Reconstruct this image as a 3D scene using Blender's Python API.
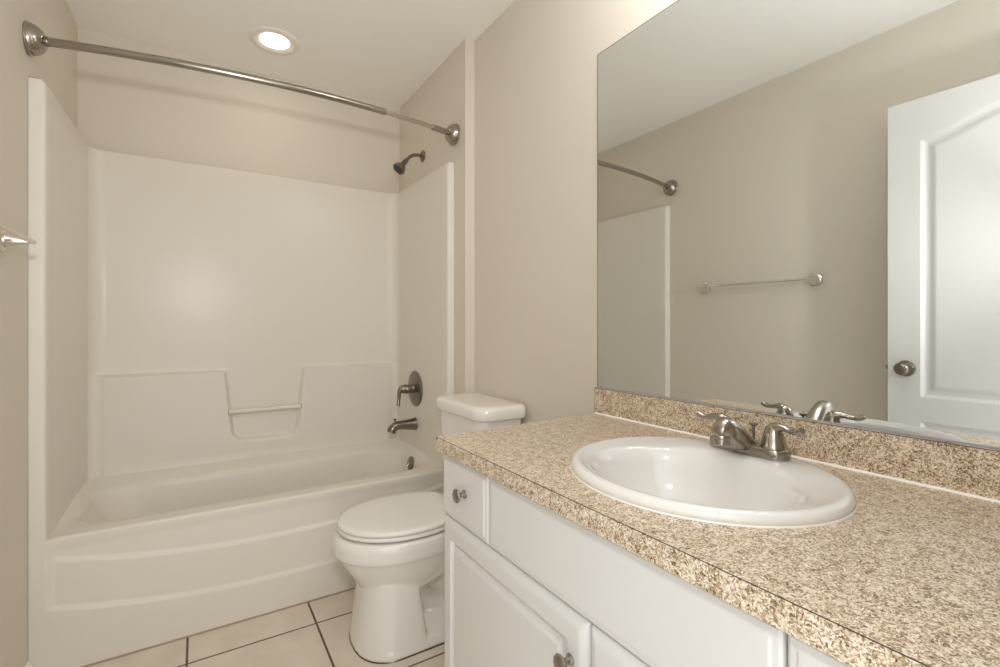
import bpy, bmesh, math, random
from math import pi, sin, cos, sqrt, radians
from mathutils import Vector, Matrix

# ------------------------------------------------------------------ clear
for o in list(bpy.data.objects):
    bpy.data.objects.remove(o)
S = bpy.context.scene
C = S.collection
H = 1.115            # eye height of the camera above the floor

# ------------------------------------------------------------------ camera
cam_d = bpy.data.cameras.new('camera')
cam = bpy.data.objects.new('camera', cam_d)
C.objects.link(cam)
cam_d.sensor_width = 36.0
cam_d.lens = 480.12 * 36.0 / 1000.0
cam_d.shift_y = -(333.5 - 325.19) / 1000.0
cam_d.clip_start = 0.02
cam.location = (0, 0, H)
cam.rotation_euler = (pi / 2, 0, -0.5627)
S.camera = cam

# ------------------------------------------------------------------ world, lamps, exposure
S.view_settings.view_transform = 'Standard'
S.view_settings.look = 'None'
S.view_settings.exposure = 0.65
S.view_settings.gamma = 1.0
S.view_settings.use_curve_mapping = False
S.cycles.max_bounces = 14
S.cycles.diffuse_bounces = 9
S.cycles.glossy_bounces = 6
S.cycles.use_denoising = True
S.cycles.sample_clamp_indirect = 6.0
S.cycles.caustics_reflective = False
S.cycles.caustics_refractive = False

W = bpy.data.worlds.new('doorway_fill')  # even world light, added as soft fill through the doorway
S.world = W
W.use_nodes = True
W.node_tree.nodes['Background'].inputs[0].default_value = (0.975, 0.99, 1.0, 1)
W.node_tree.nodes['Background'].inputs[1].default_value = 1.4


def lamp(name, kind, loc, power, color, size=0.1, rot=(0, 0, 0), size_y=None):
    d = bpy.data.lights.new(name, kind)
    d.energy = power
    d.color = color
    if kind == 'AREA':
        d.size = size
        if size_y:
            d.shape = 'RECTANGLE'
            d.size_y = size_y
        else:
            d.shape = 'DISK'
    else:
        d.shadow_soft_size = size
    o = bpy.data.objects.new(name, d)
    C.objects.link(o)
    o.location = loc
    o.rotation_euler = rot
    return o


# the photographer's flash, just above the camera in the doorway
lamp('camera_flash', 'POINT', (0.0, -0.02, 1.44), 5.0, (0.975, 0.99, 1.0), 0.05)
beam = lamp('camera_flash_beam', 'SPOT', (0.0, -0.02, 1.44), 20.0, (1.0, 0.965, 0.92), 0.035, (radians(87), 0, radians(-3)))
beam.data.spot_size = radians(88)
beam.data.spot_blend = 0.9
# upward spot added at the camera to brighten the ceiling
ceil_fill = lamp('ceiling_fill', 'SPOT', (0.02, 0.0, 1.47), 13.0, (0.96, 0.985, 1.0), 0.05, (radians(155), 0, radians(-15)))
ceil_fill.data.spot_size = radians(120)
ceil_fill.data.spot_blend = 1.0
# the three bulbs of the vanity light above the mirror (out of the picture)
for by in (.33, .55, .77):
    lamp('vanity_bulb', 'POINT', (.83, by, 2.14), 1.9, (0.985, 0.99, 1.0), 0.06)

# ------------------------------------------------------------------ key dimensions
XL, XA, XR = -0.4457, 1.0349, 1.0819      # left wall, alcove right wall, room right wall
YF, YJ, YB = 0.03, 1.9373, 2.7789         # front wall, jog, back wall
ZC = 2.425                                 # ceiling
YT = 2.047                                 # front plane of the tub unit


# ------------------------------------------------------------------ materials
def mat(name):
    m = bpy.data.materials.new(name)
    m.use_nodes = True
    nt = m.node_tree
    return m, nt, nt.nodes['Principled BSDF']


def plain(name, col, rough=0.5, metal=0.0, bump=0.0, scale=200.0, spec=0.5, coat=0.0, vary=0.0, aniso=None):
    m, nt, b = mat(name)
    b.inputs['Base Color'].default_value = (*col, 1)
    b.inputs['Roughness'].default_value = rough
    b.inputs['Metallic'].default_value = metal
    b.inputs['Specular IOR Level'].default_value = spec
    b.inputs['Coat Weight'].default_value = coat
    b.inputs['Coat Roughness'].default_value = 0.06
    tc = nt.nodes.new('ShaderNodeTexCoord')
    if vary > 0:
        n = nt.nodes.new('ShaderNodeTexNoise')
        n.inputs['Scale'].default_value = 2.5
        n.inputs['Detail'].default_value = 3
        nt.links.new(tc.outputs['Object'], n.inputs['Vector'])
        mx = nt.nodes.new('ShaderNodeMix')
        mx.data_type = 'RGBA'
        mx.inputs[6].default_value = (*[c * (1 - vary) for c in col], 1)
        mx.inputs[7].default_value = (*[min(1, c * (1 + vary)) for c in col], 1)
        nt.links.new(n.outputs['Fac'], mx.inputs[0])
        nt.links.new(mx.outputs[2], b.inputs['Base Color'])
    if bump > 0:
        n = nt.nodes.new('ShaderNodeTexNoise')
        n.inputs['Scale'].default_value = scale
        n.inputs['Detail'].default_value = 2
        bp = nt.nodes.new('ShaderNodeBump')
        bp.inputs['Strength'].default_value = bump
        bp.inputs['Distance'].default_value = 0.002
        nt.links.new(tc.outputs['Object'], n.inputs['Vector'])
        nt.links.new(n.outputs['Fac'], bp.inputs['Height'])
        nt.links.new(bp.outputs['Normal'], b.inputs['Normal'])
    return m


M = {}
M['wall'] = plain('wall_paint', (0.675, 0.625, 0.545), 0.55, bump=0.10, scale=260, spec=0.35)
M['ceil'] = plain('ceiling_paint', (0.90, 0.885, 0.85), 0.8, bump=0.12, scale=180, spec=0.2)
M['trim'] = plain('trim_paint', (0.80, 0.78, 0.74), 0.35)
M['fiberglass'] = plain('gloss_fiberglass', (0.735, 0.698, 0.638), 0.27, spec=0.20)
M['porcelain'] = plain('porcelain', (0.82, 0.80, 0.765), 0.10, spec=0.6, coat=0.3)
M['sink'] = plain('sink_porcelain', (0.80, 0.785, 0.76), 0.08, spec=0.6, coat=0.3)
M['seat'] = plain('toilet_seat_plastic', (0.82, 0.80, 0.765), 0.22)
M['cabinet'] = plain('thermofoil_white', (0.72, 0.71, 0.69), 0.30, spec=0.45)
M['gap'] = plain('shadow_gap_wood', (0.10, 0.08, 0.06), 0.8)
M['door'] = plain('door_paint', (0.68, 0.68, 0.66), 0.30, bump=0.03, scale=120)
M['nickel'] = plain('brushed_nickel', (0.38, 0.345, 0.30), 0.20, metal=1.0, bump=0.03, scale=600)
M['nickel_bright'] = plain('polished_nickel', (0.55, 0.515, 0.46), 0.14, metal=1.0)
M['chrome'] = plain('satin_chrome', (0.78, 0.75, 0.70), 0.12, metal=1.0)
M['nickel_dark'] = plain('tub_trim_nickel', (0.235, 0.205, 0.170), 0.28, metal=1.0, bump=0.03, scale=600)
M['dark'] = plain('dark_rubber', (0.03, 0.027, 0.024), 0.5)
M['caulk'] = plain('white_caulk', (0.86, 0.85, 0.82), 0.4)
M['tan_caulk_and_shade'] = plain('tan_caulk_and_shade', (0.42, 0.31, 0.19), 0.6)
M['dark_caulk'] = plain('brown_grout', (0.10, 0.065, 0.035), 0.7)
M['seam'] = plain('laminate_seam', (0.05, 0.04, 0.032), 0.5)
M['mirror'] = plain('mirror_silver', (0.83, 0.86, 0.86), 0.0, metal=1.0)
M['mirror_edge'] = plain('mirror_edge', (0.10, 0.09, 0.08), 0.3)
M['channel'] = plain('mirror_channel', (0.42, 0.42, 0.43), 0.35)
M['hall'] = plain('hall_floor', (0.45, 0.38, 0.30), 0.6)

m, nt, b = mat('lamp_lens')
em = nt.nodes.new('ShaderNodeEmission')
em.inputs[0].default_value = (1.0, 0.90, 0.76, 1)
em.inputs[1].default_value = 11.0
nt.links.new(em.outputs[0], nt.nodes['Material Output'].inputs[0])
M['lens'] = m


def laminate():
    """granite look laminate: small elongated flecks of cream, tan, grey and brown"""
    m, nt, b = mat('granite_laminate')
    L = nt.links.new
    N = nt.nodes.new
    tc = N('ShaderNodeTexCoord')
    warp = N('ShaderNodeTexNoise'); warp.inputs['Scale'].default_value = 85; warp.inputs['Detail'].default_value = 3
    L(tc.outputs['Object'], warp.inputs['Vector'])
    sub = N('ShaderNodeVectorMath'); sub.operation = 'SUBTRACT'; sub.inputs[1].default_value = (.5, .5, .5)
    L(warp.outputs['Color'], sub.inputs[0])
    sc = N('ShaderNodeVectorMath'); sc.operation = 'SCALE'; sc.inputs['Scale'].default_value = 0.013
    L(sub.outputs[0], sc.inputs[0])
    add = N('ShaderNodeVectorMath'); add.operation = 'ADD'
    L(tc.outputs['Object'], add.inputs[0]); L(sc.outputs[0], add.inputs[1])
    vo = N('ShaderNodeTexVoronoi'); vo.inputs['Scale'].default_value = 470; vo.inputs['Randomness'].default_value = 1
    L(add.outputs[0], vo.inputs['Vector'])
    sp = N('ShaderNodeSeparateColor'); L(vo.outputs['Color'], sp.inputs[0])
    big = N('ShaderNodeTexNoise'); big.inputs['Scale'].default_value = 60; big.inputs['Detail'].default_value = 4
    L(tc.outputs['Object'], big.inputs['Vector'])
    mul = N('ShaderNodeMath'); mul.operation = 'MULTIPLY_ADD'; mul.inputs[1].default_value = 0.62; mul.inputs[2].default_value = 0.0
    L(sp.outputs[0], mul.inputs[0])
    ad = N('ShaderNodeMath'); ad.operation = 'MULTIPLY_ADD'; ad.inputs[1].default_value = 0.62
    L(big.outputs['Fac'], ad.inputs[0]); L(mul.outputs[0], ad.inputs[2])
    fine = N('ShaderNodeTexVoronoi'); fine.inputs['Scale'].default_value = 880
    L(add.outputs[0], fine.inputs['Vector'])
    fs = N('ShaderNodeSeparateColor'); L(fine.outputs['Color'], fs.inputs[0])
    ad2 = N('ShaderNodeMath'); ad2.operation = 'MULTIPLY_ADD'; ad2.inputs[1].default_value = 0.36
    L(fs.outputs[0], ad2.inputs[0]); L(ad.outputs[0], ad2.inputs[2])
    sb2 = N('ShaderNodeMath'); sb2.operation = 'SUBTRACT'; sb2.inputs[1].default_value = 0.17
    L(ad2.outputs[0], sb2.inputs[0])
    ad = sb2
    rp = N('ShaderNodeValToRGB')
    e = rp.color_ramp.elements
    stops = [(0.17, (0.050, 0.028, 0.014)), (0.33, (0.20, 0.125, 0.066)), (0.48, (0.41, 0.29, 0.172)),
             (0.60, (0.58, 0.455, 0.310)), (0.76, (0.74, 0.635, 0.480)), (0.93, (0.87, 0.80, 0.69))]
    while len(e) < len(stops):
        e.new(0.5)
    for k, (p_, c_) in enumerate(stops):
        e[k].position = p_
        e[k].color = (*c_, 1)
    L(ad.outputs[0], rp.inputs[0])
    L(rp.outputs[0], b.inputs['Base Color'])
    b.inputs['Roughness'].default_value = 0.34
    b.inputs['Specular IOR Level'].default_value = 0.6
    bp = N('ShaderNodeBump'); bp.inputs['Strength'].default_value = 0.12; bp.inputs['Distance'].default_value = 0.001
    L(sp.outputs[1], bp.inputs['Height']); L(bp.outputs[0], b.inputs['Normal'])
    return m


M['laminate'] = laminate()


def tile():
    """16 inch beige floor tiles with dark grout"""
    m, nt, b = mat('floor_tile')
    L = nt.links.new
    N = nt.nodes.new
    g = N('ShaderNodeNewGeometry')
    sp = N('ShaderNodeSeparateXYZ'); L(g.outputs['Position'], sp.inputs[0])

    def line(sock, off, pitch):
        a = N('ShaderNodeMath'); a.operation = 'SUBTRACT'; a.inputs[1].default_value = off; L(sock, a.inputs[0])
        d = N('ShaderNodeMath'); d.operation = 'DIVIDE'; d.inputs[1].default_value = pitch; L(a.outputs[0], d.inputs[0])
        f = N('ShaderNodeMath'); f.operation = 'FRACT'; L(d.outputs[0], f.inputs[0])
        pp = N('ShaderNodeMath'); pp.operation = 'PINGPONG'; pp.inputs[1].default_value = 0.5; L(f.outputs[0], pp.inputs[0])
        w = N('ShaderNodeMapRange'); w.inputs['From Min'].default_value = 0.0070; w.inputs['From Max'].default_value = 0.0100
        L(pp.outputs[0], w.inputs['Value'])
        return w.outputs['Result'], d.outputs[0]
    lx, ix = line(sp.outputs[0], -0.029, 0.4064)
    ly, iy = line(sp.outputs[1], 1.484, 0.4015)
    mn = N('ShaderNodeMath'); mn.operation = 'MINIMUM'; L(lx, mn.inputs[0]); L(ly, mn.inputs[1])
    n = N('ShaderNodeTexNoise'); n.inputs['Scale'].default_value = 9; n.inputs['Detail'].default_value = 5
    L(g.outputs['Position'], n.inputs['Vector'])
    rp = N('ShaderNodeValToRGB')
    rp.color_ramp.elements[0].position = 0.3; rp.color_ramp.elements[0].color = (0.66, 0.59, 0.49, 1)
    rp.color_ramp.elements[1].position = 0.7; rp.color_ramp.elements[1].color = (0.76, 0.69, 0.60, 1)
    L(n.outputs['Fac'], rp.inputs[0])
    mx = N('ShaderNodeMix'); mx.data_type = 'RGBA'
    mx.inputs[6].default_value = (0.085, 0.058, 0.035, 1)
    L(mn.outputs[0], mx.inputs[0]); L(rp.outputs[0], mx.inputs[7])
    L(mx.outputs[2], b.inputs['Base Color'])
    b.inputs['Roughness'].default_value = 0.38
    bp = N('ShaderNodeBump'); bp.inputs['Strength'].default_value = 0.5; bp.inputs['Distance'].default_value = 0.003
    L(mn.outputs[0], bp.inputs['Height']); L(bp.outputs[0], b.inputs['Normal'])
    return m


M['tile'] = tile()


# ------------------------------------------------------------------ object helpers
def wloc(o):
    v = Vector(o.location)
    while o.parent:
        o = o.parent
        v += Vector(o.location)
    return v


def finish(me, smooth):
    if smooth is not None:
        for p_ in me.polygons:
            p_.use_smooth = True
        me.set_sharp_from_angle(angle=radians(smooth))


def obj(name, bm, material, parent=None, bevel=0.0, seg=2, smooth=35, subsurf=0):
    """links bm (written in world coordinates) as ONE mesh object"""
    bmesh.ops.remove_doubles(bm, verts=bm.verts, dist=1e-6)
    bmesh.ops.recalc_face_normals(bm, faces=bm.faces)
    me = bpy.data.meshes.new(name)
    o = bpy.data.objects.new(name, me)
    C.objects.link(o)
    if parent is not None:
        o.parent = parent
        off = wloc(parent)
    else:
        xs = [v.co for v in bm.verts]
        off = Vector(((min(v.x for v in xs) + max(v.x for v in xs)) / 2,
                      (min(v.y for v in xs) + max(v.y for v in xs)) / 2, min(v.z for v in xs)))
        o.location = off
    bmesh.ops.translate(bm, vec=-off, verts=bm.verts)
    bm.to_mesh(me)
    bm.free()
    me.materials.append(M[material])
    finish(me, smooth)
    if bevel > 0:
        md = o.modifiers.new('bevel', 'BEVEL')
        md.width = bevel
        md.segments = seg
        md.limit_method = 'ANGLE'
        md.angle_limit = radians(40)
        md.harden_normals = True
    if subsurf:
        md = o.modifiers.new('subsurf', 'SUBSURF')
        md.levels = md.render_levels = subsurf
    return o


def thing(name, label, cat, loc, group=None):
    o = bpy.data.objects.new(name, None)
    C.objects.link(o)
    o.empty_display_size = 0.05
    o.location = loc
    o['label'] = label
    o['category'] = cat
    if group:
        o['group'] = group
    return o


def tag(o, label, cat, group=None):
    o['label'] = label
    o['category'] = cat
    if group:
        o['group'] = group
    return o


def struct(name, bm, material, label=None, cat=None, parent=None, **k):
    o = obj(name, bm, material, parent, **k)
    if parent is None:
        o['kind'] = 'structure'
        if label:
            o['label'] = label
            o['category'] = cat
    return o


def new():
    return bmesh.new()


def box(bm, x0, x1, y0, y1, z0, z1):
    v = [bm.verts.new((x, y, z)) for z in (z0, z1) for y in (y0, y1) for x in (x0, x1)]
    for f in ((0, 2, 3, 1), (4, 5, 7, 6), (0, 1, 5, 4), (2, 6, 7, 3), (0, 4, 6, 2), (1, 3, 7, 5)):
        bm.faces.new([v[i] for i in f])
    return bm


def loft(bm, rings, cap0=True, cap1=True, closed=True):
    R = [[bm.verts.new(p) for p in r] for r in rings]
    n = len(R[0])
    for a, c in zip(R, R[1:]):
        for i in range(n if closed else n - 1):
            j = (i + 1) % n
            try:
                bm.faces.new((a[i], a[j], c[j], c[i]))
            except ValueError:
                pass
    if cap0:
        bm.faces.new(R[0][::-1])
    if cap1:
        bm.faces.new(R[-1])
    return R


def ring(c, u, v, ru, rv, n=24):
    return [c + u * (ru * cos(2 * pi * i / n)) + v * (rv * sin(2 * pi * i / n)) for i in range(n)]


def tube(bm, path, rad, n=20, up=(0, 0, 1), flat=1.0, caps=True):
    """sweep an ellipse (rad wide, rad*flat high) along path; rad number or list"""
    P = [Vector(p) for p in path]
    if not isinstance(rad, (list, tuple)):
        rad = [rad] * len(P)
    if not isinstance(flat, (list, tuple)):
        flat = [flat] * len(P)
    T = []
    for i in range(len(P)):
        a = P[max(0, i - 1)]
        c = P[min(len(P) - 1, i + 1)]
        T.append((c - a).normalized())
    side = T[0].cross(Vector(up))
    if side.length < 1e-3:
        side = T[0].cross(Vector((0, 1, 0)))
    side.normalize()
    rings = []
    for p_, t, r, fl in zip(P, T, rad, flat):
        side = (side - t * side.dot(t)).normalized()
        w = t.cross(side).normalized()
        rings.append(ring(p_, side, w, r, r * fl, n))
    loft(bm, rings, caps, caps)
    return bm


def smooth_path(pts, n=8):
    """Catmull-Rom through points"""
    P = [Vector(p) for p in pts]
    P = [P[0] * 2 - P[1]] + P + [P[-1] * 2 - P[-2]]
    out = []
    for i in range(1, len(P) - 2):
        a, b_, c, d = P[i - 1:i + 3]
        for k in range(n):
            t = k / n
            out.append(0.5 * ((2 * b_) + (c - a) * t + (2 * a - 5 * b_ + 4 * c - d) * t * t + (3 * b_ - a - 3 * c + d) * t ** 3))
    out.append(P[-2])
    return out


def smooth_vals(v, n=8):
    return [q.x for q in smooth_path([(x, 0, 0) for x in v], n)]


def lathe(bm, o, axis, prof, n=32, caps=True):
    """profile = [(distance along axis, radius)]"""
    a = Vector(axis).normalized()
    u = a.orthogonal().normalized()
    w = a.cross(u)
    O = Vector(o)
    loft(bm, [ring(O + a * d, u, w, max(r, 1e-4), max(r, 1e-4), n) for d, r in prof], caps, caps)
    return bm


def rrect(x0, x1, y0, y1, r, z, k=8, s=6):
    """rounded rectangle ring; r number or 4 radii for corners (x1y1, x0y1, x0y0, x1y0)"""
    if not isinstance(r, (list, tuple)):
        r = [r] * 4
    out = []
    cor = [(x1 - r[0], y1 - r[0], 0, r[0]), (x0 + r[1], y1 - r[1], pi / 2, r[1]), (x0 + r[2], y0 + r[2], pi, r[2]), (x1 - r[3], y0 + r[3], 1.5 * pi, r[3])]
    for q in range(4):
        cx, cy, a0, rr = cor[q]
        arc = [(cx + rr * cos(a0 + pi / 2 * i / k), cy + rr * sin(a0 + pi / 2 * i / k)) for i in range(k + 1)]
        out += arc
        nx, ny, na, nr = cor[(q + 1) % 4]
        e = (nx + nr * cos(na), ny + nr * sin(na))
        for i in range(1, s):
            t = i / s
            out.append((arc[-1][0] * (1 - t) + e[0] * t, arc[-1][1] * (1 - t) + e[1] * t))
    return [Vector((x, y, z(x, y) if callable(z) else z)) for x, y in out]


def egg(xf, xb, hw, yc, z, n=48, p=2.0, pb=2.6, cut=None):
    """toilet outline: rounded nose at xf, squarer back at xb"""
    xm = xf + (xb - xf) * 0.48
    out = []
    for i in range(n):
        a = 2 * pi * i / n
        ca, sa = cos(a), sin(a)
        q = p if ca < 0 else pb
        x = abs(ca) ** (2 / q) * (1 if ca > 0 else -1)
        y = abs(sa) ** (2 / q) * (1 if sa > 0 else -1)
        X = xm + x * ((xb - xm) if ca > 0 else (xm - xf))
        if cut:
            X = min(X, cut)
        out.append(Vector((X, yc + y * hw, z)))
    return out


def nosed(xf, xb, hw, yc, z, xc=.60, p=2.5, r=.02, n=40):
    """outline with a rounded nose at xf and a square back at xb"""
    out = []
    for i in range(n + 1):
        a = pi / 2 + pi * i / n
        ca, sa = cos(a), sin(a)
        out.append(Vector((xc - abs(ca) ** (2 / p) * (xc - xf), yc + abs(sa) ** (2 / p) * (1 if sa > 0 else -1) * hw, z)))
    for cx, cy, a0 in ((xb - r, yc - hw + r, 1.5 * pi), (xb - r, yc + hw - r, 0)):
        for i in range(7):
            a = a0 + pi / 2 * i / 6
            out.append(Vector((cx + r * cos(a), cy + r * sin(a), z)))
    return out


def sstep(a, b_, x):
    t = max(0.0, min(1.0, (x - a) / (b_ - a)))
    return t * t * (3 - 2 * t)


def grid(bm, us, vs, fn):
    R = [[bm.verts.new(fn(u, v)) for u in us] for v in vs]
    for a, c in zip(R, R[1:]):
        for i in range(len(us) - 1):
            bm.faces.new((a[i], a[i + 1], c[i + 1], c[i]))
    return R


def lin(a, b_, n):
    return [a + (b_ - a) * i / n for i in range(n + 1)]


# ================================================================== SETTING
YH = -0.10                                           # hall side of the front wall
struct('floor', box(new(), XL - .1, XR + .1, YH - .02, YB + .1, -0.06, 0), 'tile')
struct('ceiling', box(new(), XL - .1, XR + .1, YH - .02, YB + .1, ZC, ZC + .06), 'ceil')
struct('wall_left', box(new(), XL - .1, XL, YH, YB, 0, ZC), 'wall')
struct('wall_back', box(new(), XL - .1, XR + .1, YB, YB + .1, 0, ZC), 'wall')
struct('wall_right', box(new(), XR, XR + .1, YH, YB, 0, ZC), 'wall')
struct('wall_alcove', box(new(), XA, XR, YJ, YB, 0, ZC), 'wall')
DX0, DX1, DZ = -0.352, 0.43, 2.05                     # doorway the camera stands in
bm = new()
box(bm, XL, DX0, YH, YF, 0, ZC); box(bm, DX1, XR, YH, YF, 0, ZC); box(bm, DX0, DX1, YH, YF, DZ, ZC)
struct('wall_front', bm, 'wall')
# door casing round the doorway, room side
bm = new()
box(bm, DX1 - .005, DX1 + .05, YF, YF + .015, 0, DZ + .05)
box(bm, DX0 - .05, DX0 + .005, YF, YF + .015, 0, DZ + .05)
box(bm, DX0 + .005, DX1 - .005, YF, YF + .015, DZ - .005, DZ + .05)
struct('trim_1', bm, 'trim', bevel=.004)


def baseboard(name, p0, p1, nx, ny):
    prof = [(0, 0), (.013, 0), (.013, .05), (.010, .06), (.006, .068), (0, .072)]
    bm = new()
    rings = []
    for p_ in (p0, p1):
        rings.append([Vector((p_[0] + nx * d, p_[1] + ny * d, z)) for d, z in prof])
    loft(bm, rings)
    return struct(name, bm, 'trim')


baseboard('baseboard_left', (XL, YF + .02), (XL, YT - .002), 1, 0)
baseboard('baseboard_right', (XR, 1.13), (XR, YJ - .014), -1, 0)
baseboard('baseboard_back', (XA + .004, YJ), (XR, YJ), 0, -1)

# ---- the open room door, seen in the mirror -------------------------------------------------
door = bpy.data.objects.new('door_1', None)
C.objects.link(door)
DXE, DYE, DYH, DT = -0.311, 0.840, 0.078, 0.035      # leaf face x at the free edge, free edge y, hinge y, thickness
door.location = (DXE, DYE, 0)
door['kind'] = 'structure'
door['label'] = 'white two-panel door with arched top panel standing open against the left wall'
door['category'] = 'door'
LW, LH = DYE - DYH, 2.03


def door_depth(u, z):
    """u from free edge to hinge, z above floor; how far the moulded face is pressed in"""
    def pan(u0, u1, z0, zt, arch):
        um = (u0 + u1) / 2
        if arch:
            t = max(-1, min(1, (u - um) / ((u1 - u0) / 2)))
            top = zt + .075 * (0.5 + 0.5 * cos(pi * t)) ** 0.9
            slope = abs(.075 * 0.5 * pi * sin(pi * t) / ((u1 - u0) / 2))
        else:
            top, slope = zt, 0
        d = min(u - u0, u1 - u, z - z0, (top - z) / sqrt(1 + slope * slope))
        return d
    d = max(pan(.107, LW - .107, .825, 1.865, True), pan(.107, LW - .107, .20, .728, False))
    if d <= 0:
        return 0
    return .011 * sstep(0, .014, d) - .008 * sstep(.022, .050, d)


bm = new()
us = lin(0, LW, 150)
zs = lin(.012, LH, 330)
ang = radians(-1.0)


def dpt(u, z, dep):
    return Vector((DXE - dep + sin(ang) * u, DYE - u, z))


F = grid(bm, us, zs, lambda u, z: dpt(u, z, door_depth(u, z)))
B = [[bm.verts.new(dpt(u, z, DT)) for u in (us[0], us[-1])] for z in (zs[0], zs[-1])]
bm.faces.new((B[0][0], B[0][1], B[1][1], B[1][0]))
bm.faces.new(F[0] + [B[0][1], B[0][0]])
bm.faces.new(F[-1] + [B[1][1], B[1][0]])
bm.faces.new([r[0] for r in F] + [B[1][0], B[0][0]])
bm.faces.new([r[-1] for r in F] + [B[1][1], B[0][1]])
leaf = obj('door_leaf', bm, 'door', door, smooth=25)
kz, ky = .938, DYE - .062
bm = new()
lathe(bm, (DXE - .0005, ky, kz), (1, 0, 0), [(0, .031), (.004, .0325), (.008, .030), (.011, .022), (.013, .013)], 40)
obj('knob_rose', bm, 'nickel_dark', door)
bm = new()
lathe(bm, (DXE + .011, ky, kz), (1, 0, 0), [(0, .012), (.016, .0115), (.020, .016), (.025, .0235), (.034, .0265), (.043, .0245), (.049, .018), (.051, .010), (.0515, .004), (.051, .0)], 40)
obj('door_knob', bm, 'nickel_dark', door)
bm = new()
box(bm, DXE - .028, DXE - .006, DYE, DYE + .0015, kz - .028, kz + .028)
box(bm, DXE - .022, DXE - .011, DYE + .001, DYE + .010, kz - .009, kz + .009)
obj('latch', bm, 'nickel_dark', door)
for hz in (.25, 1.05, 1.80):
    bm = new()
    tube(bm, [(DXE + .006, DYH - .006, hz - .045), (DXE + .006, DYH - .006, hz + .045)], .006, 12)
    obj('hinge', bm, 'nickel', door)

# ================================================================== TUB AND SHOWER UNIT
unit = thing('tub_shower_unit', 'glossy off-white moulded bathtub with tall surround filling the alcove', 'bathtub', ((XL + XA) / 2, (YT + YB) / 2, 0))
SI0, SI1, SBK = -0.405, 1.000, 2.715                  # inner faces of the surround
ZR, ZS = 0.431, 1.890                                  # rim, top of the surround
RC = 0.07
WB = 0.0


def arc(cx, cy, r, a0, a1, k=14):
    return [(cx + r * cos(a0 + (a1 - a0) * i / k), cy + r * sin(a0 + (a1 - a0) * i / k)) for i in range(k + 1)]


# plan of the inside face: left front, left side, fillet, back, fillet, right side, right front
TP = .011                                              # the side walls draw in towards the back
RC = 0.055
SL, SR = SI0 + TP, SI1 - TP
left = [(SI0 + TP * t, YT + .0116 + (SBK - RC - YT - .0116) * t) for t in lin(0, 1, 14)]
fl = arc(SL + RC, SBK - RC, RC, pi, pi / 2)
back = [(x, SBK) for x in lin(SL + RC, SR - RC, 224)]
fr = arc(SR - RC, SBK - RC, RC, pi / 2, 0)
right = [(SI1 - TP * t, YT + .0116 + (SBK - RC - YT - .0116) * t) for t in lin(1, 0, 14)]
fcl = [(SI0 - .012 + .012 * sin(a), YT - .0004 + .012 - .012 * cos(a)) for a in lin(0, pi / 2, 5)]
fcr = [(SI1 + .012 - .012 * sin(a), YT - .0004 + .012 - .012 * cos(a)) for a in lin(pi / 2, 0, 5)]
YP = YT - .0004
plan = [(XL + .001, YP)] + fcl + left[1:] + fl[1:] + back[1:] + fr[1:] + right[1:] + fcr[1:] + [(XA - .001, YP)]


def shelf_in(x, z):
    """moulded ledge across the back with a washcloth niche pressed into it"""
    s = .034
    nx0 = .112 + .035 * (.90 - z) / .35
    nx1 = .478 - .035 * (.90 - z) / .35
    zb = .545
    dx = max(nx0 - x, x - nx1)
    dz = zb - z
    r = .055
    ax, az = dx + r, dz + r
    if ax > 0 and az > 0:
        d = sqrt(ax * ax + az * az) - r
    else:
        d = max(dx, dz)
    niche = 1 - sstep(-.012, .006, d)
    top = 1 - sstep(.884, .898, z)
    ends = 1.0
    return s * top * ends * (1 - niche)


zrows = lin(.36, ZR + .02, 4) + lin(.47, .92, 75)[1:] + lin(.95, ZS - .012, 12)


def spt(k, z):
    x, y = plan[k]
    if y > SBK - RC + 1e-6:
        # inward normal: straight out of the back wall, turning round in the fillets
        if x < SL + RC:
            nx, ny = (SL + RC - x) / RC, (SBK - RC - y) / RC
        elif x > SR - RC:
            nx, ny = (SR - RC - x) / RC, (SBK - RC - y) / RC
        else:
            nx, ny = 0.0, -1.0
        h = (shelf_in(x, z) + .028 * (1 - sstep(.36, .50, z))) * ny * ny
        x += nx * h
        y += ny * h
    return Vector((x, y, z))


bm = new()
rows = grid(bm, range(len(plan)), zrows, spt)
topr = rows[-1]
# rolled top edge back to the alcove walls
cxm, cym = (XL + XA) / 2, (YT + YB) / 2
prev = topr
for step_, dz in ((.003, .006), (.007, .010), (.012, .012)):
    cur = []
    for k, v in enumerate(topr):
        x, y = plan[k]
        if y <= YT + .001:
            cur.append(bm.verts.new((x, y + (0.0 if step_ < .01 else .006), ZS - .012 + dz)))
            continue
        ox = -step_ if x < SL + RC * .9 else (step_ if x > SR - RC * .9 else 0)
        oy = step_ if y > SBK - RC else 0
        cur.append(bm.verts.new((x + ox, y + oy, ZS - .012 + dz)))
    for i in range(len(cur) - 1):
        bm.faces.new((prev[i], prev[i + 1], cur[i + 1], cur[i]))
    prev = cur
outer = []
for k, v in enumerate(prev):
    x, y = plan[k]
    t = k / (len(plan) - 1)
    if y <= YT + .001:
        X = XL + .001 if x < 0.3 else XA - .001
        outer.append(bm.verts.new((X, YT + .006, ZS)))
    elif k < 1 + len(fcl) + len(left) - 1:
        outer.append(bm.verts.new((XL + .001, y, ZS)))
    elif k > len(plan) - 1 - len(fcr) - len(right) + 1:
        outer.append(bm.verts.new((XA - .001, y, ZS)))
    else:
        q = (x - SI0) / (SI1 - SI0)
        X = XL + .001 + (XA - XL - .002) * q
        outer.append(bm.verts.new((X, YB - .001, ZS)))
for i in range(len(outer) - 1):
    bm.faces.new((prev[i], prev[i + 1], outer[i + 1], outer[i]))
obj('surround_walls', bm, 'fiberglass', unit, smooth=50)

# tub: front apron with two swept ledges, rolled rim, basin
AX0, AX1 = XL + .001, XA - .001


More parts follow.
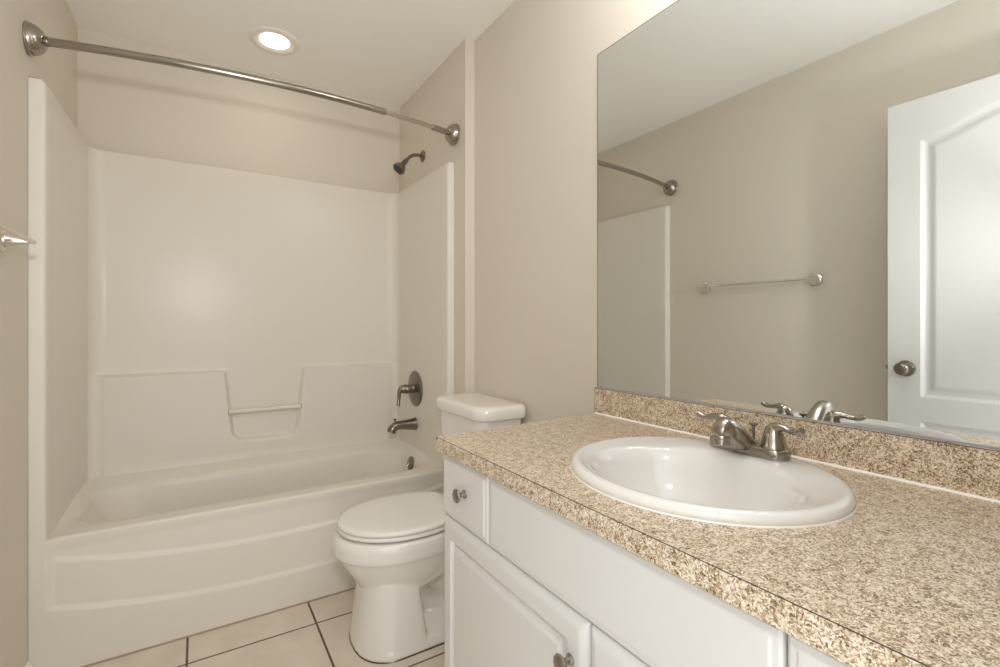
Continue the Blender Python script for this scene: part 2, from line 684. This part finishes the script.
def arcz(x, zend, zmid):
    t = (x - (SI0 + SI1) / 2) / ((SI1 - SI0) / 2)
    return zmid + (zend - zmid) * min(1.0, abs(t)) ** 2.2


def apron(x, z):
    b1, b2 = arcz(x, .366, .290), arcz(x, .214, .135)
    colm = sstep(SI0 - .004, SI0 + .022, x) * (1 - sstep(SI1 - .022, SI1 + .004, x))
    dep = .011 * sstep(b2 - .004, b2 + .010, z) + .010 * sstep(b1 - .004, b1 + .010, z)
    dep *= colm
    # rolled front edge of the rim
    top = sstep(ZR - .022, ZR - .004, z) if z > ZR - .03 else 0
    dep -= .005 * sstep(ZR - .05, ZR - .012, z) * colm
    return YT + dep


bm = new()
axs = [AX0, AX0 + .02] + lin(SI0 - .006, SI0 + .026, 14) + lin(SI0 + .03, SI1 - .03, 110) + lin(SI1 - .026, SI1 + .006, 14) + [AX1]
azs = lin(0, ZR - .008, 130)
R = grid(bm, axs, azs, lambda x, z: Vector((x, apron(x, z), z)))
prev = R[-1]
for k in range(1, 6):
    a = pi / 2 * k / 5
    cur = [bm.verts.new((v.co.x, v.co.y + .008 * (1 - cos(a)) * (1 if SI0 + .001 < v.co.x < SI1 - .001 else 0), ZR - .008 + .008 * sin(a))) for v in R[-1]]
    for i in range(len(cur) - 1):
        bm.faces.new((prev[i], prev[i + 1], cur[i + 1], cur[i]))
    prev = cur
cur = [bm.verts.new((v.co.x, YT + .044, ZR - .0002)) for v in prev]
for i in range(len(cur) - 1):
    bm.faces.new((prev[i], prev[i + 1], cur[i + 1], cur[i]))
# basin


def rimz(x, y):
    e = max(sstep(2.60, 2.70, y), sstep(.970, 1.00, x) * sstep(YT + .04, YT + .45, y), sstep(.372, .405, -x) * sstep(YT + .04, YT + .45, y))
    return ZR + .034 * e


rings = []
bx = (-.372, .970, 2.149, 2.622)
rings.append(rrect(SI0 - .002, SI1 + .002, YT + .040, SBK - .001, [.06, .06, .006, .006], rimz, 10, 20))
rings.append(rrect(-.390, .986, YT + .062, 2.670, [.085, .085, .05, .05], rimz, 10, 20))
for ins, dz, rr in ((0, 0, .12), (.010, -.004, .12), (.017, -.014, .12), (.022, -.03, .12)):
    rings.append(rrect(bx[0] + ins, bx[1] - ins, bx[2] + ins, bx[3] - ins, rr, (lambda x, y, q=dz: ZR + q), 10, 20))
for t in (.2, .4, .6, .75, .88, .95, 1.0):
    e = sstep(0, 1, max(0, (t - .6) / .4)) * .06
    xl = bx[0] + .022 + .20 * t + e
    xr = bx[1] - .022 - .045 * t - e
    y0 = bx[2] + .022 + .035 * t + e
    y1 = bx[3] - .022 - .045 * t - e
    zz = ZR - .03 - (.31 * (1 - (1 - t) ** 1.0))
    rings.append(rrect(xl, xr, y0, y1, .12, (lambda x, y, q=zz: q), 10, 20))
loft(bm, rings, False, True)
tub = obj('tub', bm, 'fiberglass', unit, smooth=50)

# washcloth bar across the niche
bm = new()
tube(bm, [(.126, SBK - .026, .690), (.464, SBK - .026, .690)], .0105, 16)
wb = obj('washcloth_bar', bm, 'fiberglass', unit)
for bx_ in (.1265, .4595):  # tan discs put the shade at the bar ends into colour
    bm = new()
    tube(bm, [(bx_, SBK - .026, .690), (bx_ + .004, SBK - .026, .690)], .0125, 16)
    obj('bar_end_shade', bm, 'tan_caulk_and_shade', wb)
# overflow plate with trip lever
ox, oy, oz = .9430, 2.372, .392
bm = new()
nrm = Vector((-1, 0, .22)).normalized()
lathe(bm, (ox + .004, oy, oz), nrm, [(0, .036), (.004, .037), (.009, .034), (.011, .026), (.012, .0)], 32)
ov = obj('overflow_plate', bm, 'nickel_dark', unit)
ov['label'] = 'dark nickel overflow plate'
bm = new()
tube(bm, [(ox - .006, oy - .004, oz + .004), (ox - .020, oy - .010, oz - .004), (ox - .026, oy - .014, oz - .018)], [.005, .0055, .004], 12)
obj('trip_lever', bm, 'nickel_bright', ov)
bm = new()
lathe(bm, (.80, 2.385, .0905), (0, 0, 1), [(0, .034), (.002, .034), (.004, .028), (.003, .0)], 28)
obj('tub_drain', bm, 'nickel_dark', unit)
bm = new()
tube(bm, [(x, YT - .001, .0022) for x in lin(AX0 + .012, AX1, 12)], .0035, 8)
cb = obj('floor_caulk', bm, 'tan_caulk_and_shade', unit)
cb['label'] = 'tan caulk line along the floor'

# ================================================================== SHOWER ROD
rod = thing('shower_rod', 'curved brushed nickel shower curtain rod spanning the top of the tub alcove', 'curtain rod', (XL, 2.04, 2.01))
RZ0, RZ1, RY = 2.004, 2.018, 2.04


def dome(p, axis, z_off=0):
    bm = new()
    lathe(bm, p, axis, [(0, .047), (.003, .0490), (.008, .0490), (.010, .0472), (.012, .0470), (.021, .0440), (.023, .0425), (.025, .0422), (.034, .0350), (.040, .0270), (.043, .0205), (.044, .0)], 40)
    return bm


obj('rod_flange', dome((XL, RY, RZ0), (1, -.12, 0)), 'nickel', rod)
obj('rod_flange', dome((XA, RY, RZ1), (-1, -.12, 0)), 'nickel', rod)


def rpt(t):
    x = XL + .03 + (XA - XL - .06) * t
    s = 2 * t - 1
    return Vector((x, RY - .004 - .088 * (1 - s * s), RZ0 + (RZ1 - RZ0) * t))


ts = lin(0, .765, 40)
bm = new(); tube(bm, [rpt(t) for t in ts], .0132, 20)
obj('rod_tube', bm, 'nickel', rod)
bm = new(); tube(bm, [rpt(t) for t in lin(.76, .955, 14)], .0098, 18)
obj('slide_tube', bm, 'nickel_bright', rod)
bm = new(); tube(bm, [rpt(t) for t in (.928, .93, .965, 1.0)], [.0118, .0135, .0135, .0135], 18)
obj('collar', bm, 'nickel', rod)
bm = new(); tube(bm, [rpt(t) for t in (0.0, .015, .017)], [.0150, .0150, .013], 18)
obj('collar', bm, 'nickel_dark', rod)

# ================================================================== SHOWER HEAD
hy, hz_ = 2.423, 2.030
head = thing('shower_sprayer', 'small brushed nickel shower head on a bent arm above the surround', 'shower head', (XA, hy, hz_))
bm = new()
lathe(bm, (XA, hy, hz_), (-1, 0, 0), [(0, .030), (.003, .031), (.008, .026), (.013, .015), (.015, .0)], 32)
obj('arm_flange', bm, 'nickel_dark', head)
path = smooth_path([(XA - .006, hy, hz_), (XA - .035, hy, hz_ + .001), (XA - .070, hy, hz_ - .012), (XA - .098, hy, hz_ - .042)], 8)
bm = new(); tube(bm, path, .0092, 16)
obj('shower_arm', bm, 'nickel_dark', head)
d = Vector((-.62, -.05, -.78)).normalized()
o = Vector((XA - .094, hy, hz_ - .038))
bm = new()
lathe(bm, o, d, [(0, .012), (.006, .0135), (.018, .0135), (.020, .011), (.026, .013), (.034, .0145), (.044, .022), (.058, .031), (.070, .0345), (.074, .034), (.076, .030)], 32)
hd = obj('spray_head', bm, 'nickel_dark', head)
bm = new()
lathe(bm, o + d * .0762, d, [(0, .0295), (.003, .029), (.004, .022), (.0045, .0)], 32)
fc = obj('spray_face', bm, 'dark', hd)

# ================================================================== TUB VALVE AND SPOUT
VX = SI1 - .0060
vy, vz = 2.427, .775
valve = thing('shower_valve', 'dark brushed nickel single-handle shower valve with large round plate', 'shower valve', (VX, vy, vz))
bm = new()
lathe(bm, (VX, vy, vz), (-1, 0, 0), [(0, .094), (.003, .0955), (.007, .093), (.010, .083), (.013, .060), (.017, .034), (.018, .0)], 56)
obj('escutcheon', bm, 'nickel_dark', valve)
bm = new()
lathe(bm, (VX - .014, vy, vz), (-1, 0, 0), [(0, .027), (.010, .024), (.020, .0235), (.036, .0245), (.039, .0225), (.056, .0215), (.066, .019), (.073, .013), (.076, .0)], 32)
hub = obj('handle_hub', bm, 'nickel_dark', valve)
path = smooth_path([(VX - .056, vy, vz + .010), (VX - .077, vy, vz + .008), (VX - .091, vy, vz - .012), (VX - .094, vy, vz - .048), (VX - .100, vy - .002, vz - .086)], 8)
rr = smooth_vals([.016, .0145, .0105, .0085, .0105], 8)
bm = new(); tube(bm, path, rr, 16, up=(0, 1, 0))
obj('lever_handle', bm, 'nickel_dark', hub)

sy, sz = 2.427, .585
spout = thing('tub_spout', 'dark nickel tub spout with diverter knob below the shower valve', 'tub spout', (VX, sy, sz))
path = smooth_path([(VX, sy, sz), (VX - .028, sy, sz), (VX - .070, sy, sz + .002), (VX - .107, sy, sz + .000), (VX - .128, sy, sz - .014), (VX - .136, sy, sz - .032)], 8)
rr = smooth_vals([.0335, .0290, .0240, .0230, .0235, .0225], 8)
bm = new(); tube(bm, path, rr, 24, up=(0, 1, 0))
sb = obj('spout_body', bm, 'nickel_dark', spout)
bm = new()
lathe(bm, (VX - .113, sy, sz + .016), (-.15, 0, 1), [(0, .0045), (.014, .0045), (.016, .008), (.021, .0085), (.024, .006), (.0245, .0)], 18)
obj('diverter_knob', bm, 'nickel_dark', spout)

# ================================================================== RECESSED CEILING LIGHT
lx, ly = .302, 2.426
rl = thing('recessed_light', 'lit round recessed downlight in the ceiling over the tub', 'ceiling light', (lx, ly, ZC))
bm = new()
prof = [(.108, 0), (.108, -.003), (.103, -.007), (.094, -.009), (.084, -.0085), (.078, -.0070), (.066, -.0035), (.0625, -.0020), (.0622, 0)]
loft(bm, [[Vector((lx + r * cos(2 * pi * i / 56), ly + r * sin(2 * pi * i / 56), ZC + z)) for i in range(56)] for r, z in prof], False, False)
obj('trim_ring', bm, 'trim', rl)
bm = new()
lathe(bm, (lx, ly, ZC), (0, 0, -1), [(0, .0620), (.001, .0620), (.0015, .050), (.0018, .03), (.0019, .0)], 48)
ln = obj('lens', bm, 'lens', rl)
ln['label'] = 'glowing warm white lens'

# ================================================================== TOWEL BAR on the left wall
tz = 1.342
tb = thing('towel_bar', 'slim polished nickel towel bar on the wall beside the tub', 'towel bar', (XL, 1.48, tz))
TXB = XL + .066
for ty in (1.178, 1.787):
    bm = new()
    lathe(bm, (XL, ty, tz), (1, 0, 0), [(0, .0300), (.003, .0310), (.008, .0295), (.011, .0245), (.0125, .0195), (.0150, .0205), (.018, .0185), (.030, .0140), (.046, .0095), (.060, .0068), (.068, .0060), (.071, .004), (.0715, .0)], 32)
    obj('post', bm, 'chrome', tb)
bm = new()
tube(bm, [(TXB, 1.175, tz + .0), (TXB, 1.180, tz), (TXB, 1.785, tz), (TXB, 1.795, tz), (TXB, 1.799, tz)], [.004, .0066, .0066, .0064, .0035], 16)
obj('bar', bm, 'chrome', tb)

# ================================================================== TOILET
TY = 1.698
toilet = thing('toilet', 'white two-piece toilet with closed lid between the tub and the vanity', 'toilet', (.75, TY, 0))
bm = new()
# bowl
bz = [(.172, .512, .68, .100), (.193, .490, .74, .126), (.212, .474, .79, .139), (.238, .456, .835, .150), (.262, .440, .85, .159), (.286, .426, .86, .166), (.306, .414, .865, .1715), (.316, .4075, .867, .1750),
      (.322, .3990, .868, .1795),
      (.330, .3965, .87, .181), (.362, .3965, .87, .182), (.374, .3995, .87, .181), (.382, .4045, .868, .178), (.3865, .412, .866, .172)]
loft(bm, [egg(xf, xb, hw, TY, z) for z, xf, xb, hw in bz])
# column of the pedestal
cz = [(0, .456, .682, .156), (.010, .456, .681, .156), (.03, .459, .678, .154), (.09, .468, .670, .148), (.16, .479, .662, .142), (.235, .488, .656, .139)]
loft(bm, [nosed(xf, xb, hw, TY - .016 + z * .05, z) for z, xf, xb, hw in cz])
# rib sweeping up from column to the back deck, both sides together as one block
loft(bm, [rrect(x0, x1, TY - hw, TY + hw, .03, z, 6, 3) for z, x0, x1, hw in ((.190, .60, .665, .132), (.235, .60, .77, .145), (.285, .60, .88, .155), (.345, .60, 1.0, .160))])
# foot plate
loft(bm, [rrect(.50, .96, TY - .016 - hw, TY - .016 + hw, .06, z, 8, 4) for z, hw in ((0, .155), (.02, .154), (.034, .147), (.052, .112), (.075, .075))])
# trapway body with the S bulge
loft(bm, [rrect(.60, x1, TY - hw, TY + hw, .03, z, 6, 3) for z, x1, hw in ((.0, .93, .040), (.15, .93, .036), (.30, .95, .06))])
path = smooth_path([(.63, TY, .19), (.72, TY, .10), (.80, TY, .09), (.84, TY, .17), (.86, TY, .24), (.91, TY, .22), (.93, TY, .10), (.93, TY, .03)], 6)
tube(bm, path, .048, 20, up=(0, 1, 0), flat=1.85)
# rear deck carrying the tank
loft(bm, [rrect(.80, 1.062, TY - hw, TY + hw, .05, z, 6, 4) for z, hw in ((.29, .10), (.325, .145), (.36, .165), (.402, .165))])
bowl = obj('bowl', bm, 'porcelain', toilet, smooth=180)
md = bowl.modifiers.new('fuse', 'REMESH'); md.mode = 'VOXEL'; md.voxel_size = .0048; md.use_smooth_shade = True
md = bowl.modifiers.new('soften', 'SMOOTH'); md.factor = .5; md.iterations = 2
bm = new()
foot = nosed(.4566, .961, .1555, TY - .016, 0.0015, r=.06)
tube(bm, foot + foot[:1], .0022, 6)
fcb = obj('floor_joint', bm, 'dark_caulk', toilet)
fcb['label'] = 'dark brown joint around the foot'
# seat and lid
bm = new()
loft(bm, [egg(.414 + i, .900 - i, .181 - i, TY, z, 96, pb=2.0, cut=.838 - i) for z, i in ((.3945, .006), (.3965, .001), (.402, .0), (.4065, .0015), (.4085, .006))])
obj('seat', bm, 'seat', toilet, smooth=50)
bm = new()
loft(bm, [egg(.412 + i, .902 - i * .6, .184 - i, TY, z, 96, pb=2.0, cut=.842 - i * .6) for z, i in ((.4105, .007), (.412, .002), (.418, .0), (.4235, .001), (.427, .0045), (.429, .012), (.4303, .03), (.431, .07), (.4312, .12))])
obj('lid', bm, 'seat', toilet, smooth=60)
for s in (-1, 1):
    bm = new()
    lathe(bm, (.872, TY + s * .075 - .025, .412), (0, 1, 0), [(0, .010), (.002, .012), (.048, .012), (.05, .010)], 18)
    box(bm, .855, .888, TY + s * .075 - .02, TY + s * .075 + .02, .400, .412)
    obj('hinge', bm, 'seat', toilet)
# tank and tank lid
bm = new()
tk = [(.398, .892, 1.052, .165), (.404, .888, 1.055, .170), (.45, .882, 1.056, .178), (.60, .874, 1.058, .186), (.765, .868, 1.060, .191)]
loft(bm, [rrect(x0, x1, TY - hw, TY + hw, [.03, .05, .05, .03], z, 8, 4) for z, x0, x1, hw in tk])
obj('tank', bm, 'porcelain', toilet, smooth=50)
bm = new()
tl = [(.763, .006), (.765, .002), (.770, 0), (.799, -.001), (.807, .003), (.8115, .009), (.8135, .018), (.8145, .035)]
loft(bm, [rrect(.853 + i, 1.066 - i * .6, TY - .214 + i, TY + .209 - i, [.035, .065, .065, .035], z, 10, 4) for z, i in tl])
obj('tank_lid', bm, 'porcelain', toilet, smooth=60)
# ================================================================== VANITY CABINET
VY0, VY1 = .045, 1.091
VXF = .535                      # carcass front
ZT = .8374                      # counter top
ZU = ZT - .0335                 # counter underside
van = thing('vanity_cabinet', 'white vanity cabinet with panelled doors and nickel knobs under the laminate counter', 'cabinet', (.80, .565, 0))
bm = new()
box(bm, VXF, XR - .002, VY1 - .016, VY1, .0, ZU)
box(bm, VXF, XR - .002, VY0, VY0 + .016, .0, ZU)
box(bm, VXF + .016, XR - .002, VY0 + .016, VY1 - .016, .10, .116)
box(bm, XR - .012, XR - .002, VY0 + .016, VY1 - .016, .116, ZU)
# face frame
box(bm, VXF, VXF + .018, VY0 + .016, VY1 - .016, ZU - .03, ZU)
box(bm, VXF, VXF + .018, VY0 + .016, VY1 - .016, .627, .661)
box(bm, VXF, VXF + .018, VY0 + .016, VY1 - .016, .10, .128)
box(bm, VXF, VXF + .018, .545, .585, .128, .627)
obj('carcass', bm, 'cabinet', van, bevel=.0012, seg=1)
bm = new()
box(bm, VXF + .055, VXF + .070, VY0 + .016, VY1 - .016, 0, .10)
obj('toe_kick', bm, 'cabinet', van)
FT = .0185                      # front thickness


def front(y0, y1, z0, z1, depth, edge=.006):
    """moulded thermofoil front, facing -X"""
    bm = new()
    def axis(a, b_, fine):
        n = max(8, int((b_ - a) / fine))
        return [a] + lin(a + .0008, b_ - .0008, n) + [b_]
    us = axis(y0, y1, .0032)
    vs = axis(z0, z1, .0032)

    def fn(y, z):
        d = min(y - y0, y1 - y, z - z0, z1 - z)
        e = 0
        if d < edge:
            q = 1 - max(0.0, d) / edge
            e = edge * (1 - sqrt(max(0, 1 - q * q)))
        return Vector((VXF - .0008 - FT + e + depth(d), y, z))
    F = grid(bm, us, vs, fn)
    bk = VXF - .0008
    B = [bm.verts.new((bk, y, z)) for y, z in ((y0, z0), (y1, z0), (y1, z1), (y0, z1))]
    bm.faces.new(B)
    bm.faces.new(F[0] + [B[1], B[0]])
    bm.faces.new(F[-1] + [B[2], B[3]])
    bm.faces.new([r[0] for r in F] + [B[3], B[0]])
    bm.faces.new([r[-1] for r in F] + [B[2], B[1]])
    return bm


def panel(d):
    # outer eased edge with a bead, flat rail, moulded groove, raised field
    v = .0075 * max(0.0, 1 - d / .0155)
    g = .0105 * sstep(.047, .0515, d) - .0040 * sstep(.0555, .0590, d) - .0065 * sstep(.0635, .0720, d)
    return v + g


def flat_front(d):
    return .003 * (1 - sstep(.009, .015, d))


def knob(parent, y, z):
    bm = new()
    lathe(bm, (VXF - FT - .0008, y, z), (-1, 0, 0), [(0, .0095), (.002, .0095), (.005, .0062), (.013, .0052), (.016, .0075), (.0185, .0135), (.021, .0158), (.024, .0150), (.0265, .0110), (.0278, .005), (.028, .0)], 28)
    k = obj('knob', bm, 'nickel', parent)
    k['label'] = 'nickel mushroom knob'


Z1, Z0 = .797, .650
d1 = obj('drawer_front', front(.872, 1.089, Z0, Z1, flat_front), 'cabinet', van, smooth=25)
knob(d1, .968, .730)
obj('false_front', front(.268, .868, Z0, Z1, flat_front), 'cabinet', van, smooth=25)
d2 = obj('drawer_front', front(.048, .264, Z0, Z1, flat_front), 'cabinet', van, smooth=25)
knob(d2, .156, .728)
r1 = obj('cabinet_door', front(.5665, 1.089, .118, .6445, panel), 'cabinet', van, smooth=25)
knob(r1, .602, .569)
r2 = obj('cabinet_door', front(.048, .5625, .118, .6445, panel), 'cabinet', van, smooth=25)
knob(r2, .527, .569)

# ================================================================== COUNTERTOP with backsplash
CX0, CX1, CY0 = .5034, XR - .001, YF + .001
CYF, CYB = 1.097, 1.124          # far end, front and back (the run is a little out of square)
ct = thing('countertop', 'tan granite-look laminate vanity countertop with backsplash', 'countertop', (.79, .56, ZU))
SX, SY = .785, .561
HX, HY = .204, .224              # cut-out for the sink


def rect_hit(a):
    dx, dy = cos(a), sin(a)
    best = 1e9
    for (nx, ny, c) in ((1, 0, CX1 - .0005), (-1, 0, -CX0 - .0), (0, -1, -CY0)):
        den = nx * dx + ny * dy
        if den > 1e-9:
            best = min(best, (c - nx * SX - ny * SY) / den)
    # slanted far end: from (CX0, CYF) to (CX1, CYB)
    k = (CYB - CYF) / (CX1 - CX0)
    den = dy - k * dx
    if den > 1e-9:
        best = min(best, (CYF + k * (SX - CX0) - SY) / den)
    return SX + dx * best, SY + dy * best


angs = [2 * pi * i / 120 for i in range(120)]
for (x, y) in ((CX0, CYF), (CX1 - .0005, CYB), (CX0, CY0), (CX1 - .0005, CY0)):
    angs.append(math.atan2(y - SY, x - SX) % (2 * pi))
angs = sorted(set(round(a, 6) for a in angs))
bm = new()
hole = lambda z: [Vector((SX + HX * cos(a), SY + HY * sin(a), z)) for a in angs]
rect = lambda z: [Vector((*rect_hit(a), z)) for a in angs]
loft(bm, [hole(ZU), rect(ZU), rect(ZT), hole(ZT), hole(ZU)], False, False)
obj('slab', bm, 'laminate', ct, smooth=None)
# laminate seam along the top front edge
bm = new()
box(bm, CX0 - .0006, CX0 + .0004, CY0, CYF, ZT - .0006, ZT + .0002)
obj('edge_seam', bm, 'seam', ct, smooth=None)
BSX = 1.0619
bm = new()
box(bm, BSX, XR - .0005, CY0, CYB - .001, ZT + .0002, ZT + .0800)
obj('backsplash', bm, 'laminate', ct, smooth=None)
bm = new()
box(bm, BSX - .0004, BSX + .0008, CY0, CYB - .001, ZT + .0794, ZT + .0804)
box(bm, BSX - .0004, XR - .001, CYB - .0012, CYB - .0004, ZT, ZT + .0804)
obj('backsplash_seam', bm, 'seam', ct, smooth=None)
bm = new()
loft(bm, [[Vector((BSX + .001, y, ZT)), Vector((BSX - .0040, y, ZT)), Vector((BSX - .0030, y, ZT + .0016)), Vector((BSX - .0012, y, ZT + .0034)), Vector((BSX + .001, y, ZT + .0038))] for y in (CY0, CYB - .004)])
cl = obj('caulk_bead', bm, 'caulk', ct)
cl['label'] = 'white caulk bead at the backsplash foot'

# ================================================================== SINK
sink = thing('sink', 'white oval drop-in sink set into the laminate countertop', 'sink', (SX, SY, ZT))
AX, AY = .222, .243
n = 96


def ell(cx, cy, ax, ay, z):
    return [Vector((cx + ax * cos(2 * pi * i / n), cy + ay * sin(2 * pi * i / n), z(cx + ax * cos(2 * pi * i / n)) if callable(z) else z)) for i in range(n)]


BCX, BAX, BAY = .755, .152, .188     # bowl opening, pulled to the front


def mixr(t, z):
    """ring between the outer oval (t=0) and the bowl opening (t=1)"""
    return ell(SX * (1 - t) + BCX * t, SY, AX * (1 - t) + BAX * t, AY * (1 - t) + BAY * t, z)


deck = lambda lo, hi: (lambda x: ZT + lo + (hi - lo) * sstep(.86, .93, x))
bm = new()
rings = [ell(SX, SY, HX - .006, HY - .006, ZT - .045), ell(SX, SY, HX - .004, HY - .004, ZT + .0005), ell(SX, SY, AX - .003, AY - .003, ZT + .0005),
         ell(SX, SY, AX, AY, ZT + .003), ell(SX, SY, AX - .001, AY - .001, ZT + .009), ell(SX, SY, AX - .004, AY - .004, ZT + .0145), ell(SX, SY, AX - .009, AY - .009, ZT + .0178),
         ell(SX, SY, AX - .015, AY - .015, ZT + .0185), ell(SX, SY, AX - .020, AY - .020, deck(.0172, .0185))]
rings += [mixr(.62, deck(.0135, .0185)), mixr(.84, deck(.0105, .0180)), mixr(.95, deck(.0085, .0165)), mixr(1.0, deck(.0045, .0120))]
for f, dz in ((.975, -.004), (.95, -.016), (.92, -.034), (.87, -.060), (.78, -.088), (.64, -.110), (.46, -.124), (.28, -.131), (.15, -.1335)):
    rings.append(ell(BCX + .01 * (1 - f), SY, BAX * f + (.0), BAY * f * (.985 if f > .5 else .9), ZT + dz))
loft(bm, rings, False, False)
obj('basin', bm, 'sink', sink, smooth=60)
bm = new()
lathe(bm, (BCX + .0085, SY, ZT - .1345), (0, 0, 1), [(0, .029), (.002, .030), (.0035, .026), (.003, .019), (.006, .018), (.007, .010), (.0072, .0)], 32)
obj('drain', bm, 'nickel', sink)
bm = new()
rg = []
for ins, z in ((-.0014, .0002), (-.0007, .0016), (.0004, .0026), (.001, .0002)):
    rg.append(ell(SX, SY, AX - ins, AY - ins, ZT + z))
loft(bm, rg, False, False)
obj('caulk_ring', bm, 'caulk', sink)

# ================================================================== FAUCET
FX, FY, FZ = .955, .561, ZT + .0183
fau = thing('faucet', 'brushed nickel two-handle faucet on the back deck of the sink', 'faucet', (FX, FY, FZ))
bm = new()
def stad(hx, hy, z):
    return rrect(FX - hx, FX + hx, FY - hy, FY + hy, hx * .96, z, 10, 6)
loft(bm, [stad(.0265, .080, FZ), stad(.0275, .081, FZ + .002), stad(.0275, .081, FZ + .015), stad(.0262, .0797, FZ + .0185), stad(.0225, .076, FZ + .0205), stad(.015, .068, FZ + .021)])
obj('base', bm, 'nickel', fau, smooth=40)
# spout: a solid wedge that swells from the base to a rounded hood over the bowl
st = [(.020, .022, .002, .018, .026), (.010, .027, .002, .0195, .026), (-.004, .033, .003, .0195, .0255), (-.018, .044, .005, .019, .0235), (-.034, .058, .008, .0185, .021),
      (-.050, .069, .012, .0185, .0190), (-.064, .0765, .018, .0185, .0180), (-.076, .0790, .026, .0183, .0178), (-.087, .0770, .034, .0176, .0172), (-.096, .0715, .040, .0160, .0160),
      (-.103, .0640, .044, .0125, .0125), (-.1065, .0560, .047, .006, .006)]
bm = new()
rg = []
for dx, zt, zb, h1, h2 in st:
    r_ = []
    for i in range(28):
        a = 2 * pi * i / 28
        cy_, cz_ = cos(a), sin(a)
        py = abs(cy_) ** .75 * (1 if cy_ > 0 else -1)
        pz = abs(cz_) ** .85 * (1 if cz_ > 0 else -1)
        k = (pz + 1) / 2
        r_.append(Vector((FX + dx, FY + py * (h2 + (h1 - h2) * k), FZ + (zt + zb) / 2 + pz * (zt - zb) / 2)))
    rg.append(r_)
loft(bm, rg)
sp_ = obj('spout', bm, 'nickel', fau, smooth=60)
bm = new()
lathe(bm, (FX - .088, FY, FZ + .056), (-.12, 0, -1), [(0, .0150), (.012, .0160), (.014, .0168), (.0165, .0168), (.018, .0152), (.029, .0150), (.031, .0130), (.0285, .0115), (.0275, .0)], 28)
obj('aerator', bm, 'nickel', sp_)
for s in (-1, 1):
    hy_ = FY + s * .0515
    bm = new()
    lathe(bm, (FX, hy_, FZ + .0195), (0, 0, 1), [(0, .0245), (.003, .0245), (.006, .0225), (.016, .0208), (.030, .0168), (.039, .0135), (.045, .0090), (.0475, .004), (.048, .0)], 32)
    hb = obj('handle', bm, 'nickel', fau)
    path = smooth_path([(FX + .002, hy_ - s * .004, FZ + .050), (FX - .001, hy_ + s * .007, FZ + .0595), (FX - .003, hy_ + s * .020, FZ + .0615), (FX - .006, hy_ + s * .035, FZ + .0585), (FX - .008, hy_ + s * .048, FZ + .0590), (FX - .010, hy_ + s * .058, FZ + .0640)], 6)
    rr = smooth_vals([.0125, .0115, .0085, .0070, .0080, .0068], 6)
    fl2 = smooth_vals([1, .9, .8, .75, .75, .8], 6)
    bm = new(); tube(bm, path, rr, 18, flat=fl2)
    obj('lever', bm, 'nickel', hb)
bm = new()
lathe(bm, (FX + .020, FY, FZ + .018), (0, 0, 1), [(0, .0028), (.032, .0028), (.034, .0065), (.037, .0085), (.0385, .0080), (.039, .0)], 20)
obj('lift_rod', bm, 'nickel_dark', fau)

# ================================================================== WALL MIRROR
MX, MY0, MY1, MZ0, MZ1 = 1.0759, YF + .012, 1.124, ZT + .0812, 1.9732
mir = thing('wall_mirror', 'large frameless wall mirror above the backsplash', 'mirror', (MX, (MY0 + MY1) / 2, MZ0))
bm = new()
box(bm, MX, MX + .0055, MY0, MY1, MZ0, MZ1)
obj('glass', bm, 'mirror', mir, smooth=None)
bm = new()
box(bm, MX - .0004, MX + .0057, MY1, MY1 + .0016, MZ0, MZ1 + .0016)
box(bm, MX - .0004, MX + .0057, MY0, MY1, MZ1, MZ1 + .0016)
obj('dark_edge', bm, 'mirror_edge', mir, smooth=None)
bm = new()
box(bm, MX - .0022, MX - .0006, MY0, MY1, MZ0 - .0008, MZ0 + .0022)
obj('bottom_channel', bm, 'channel', mir, smooth=None)
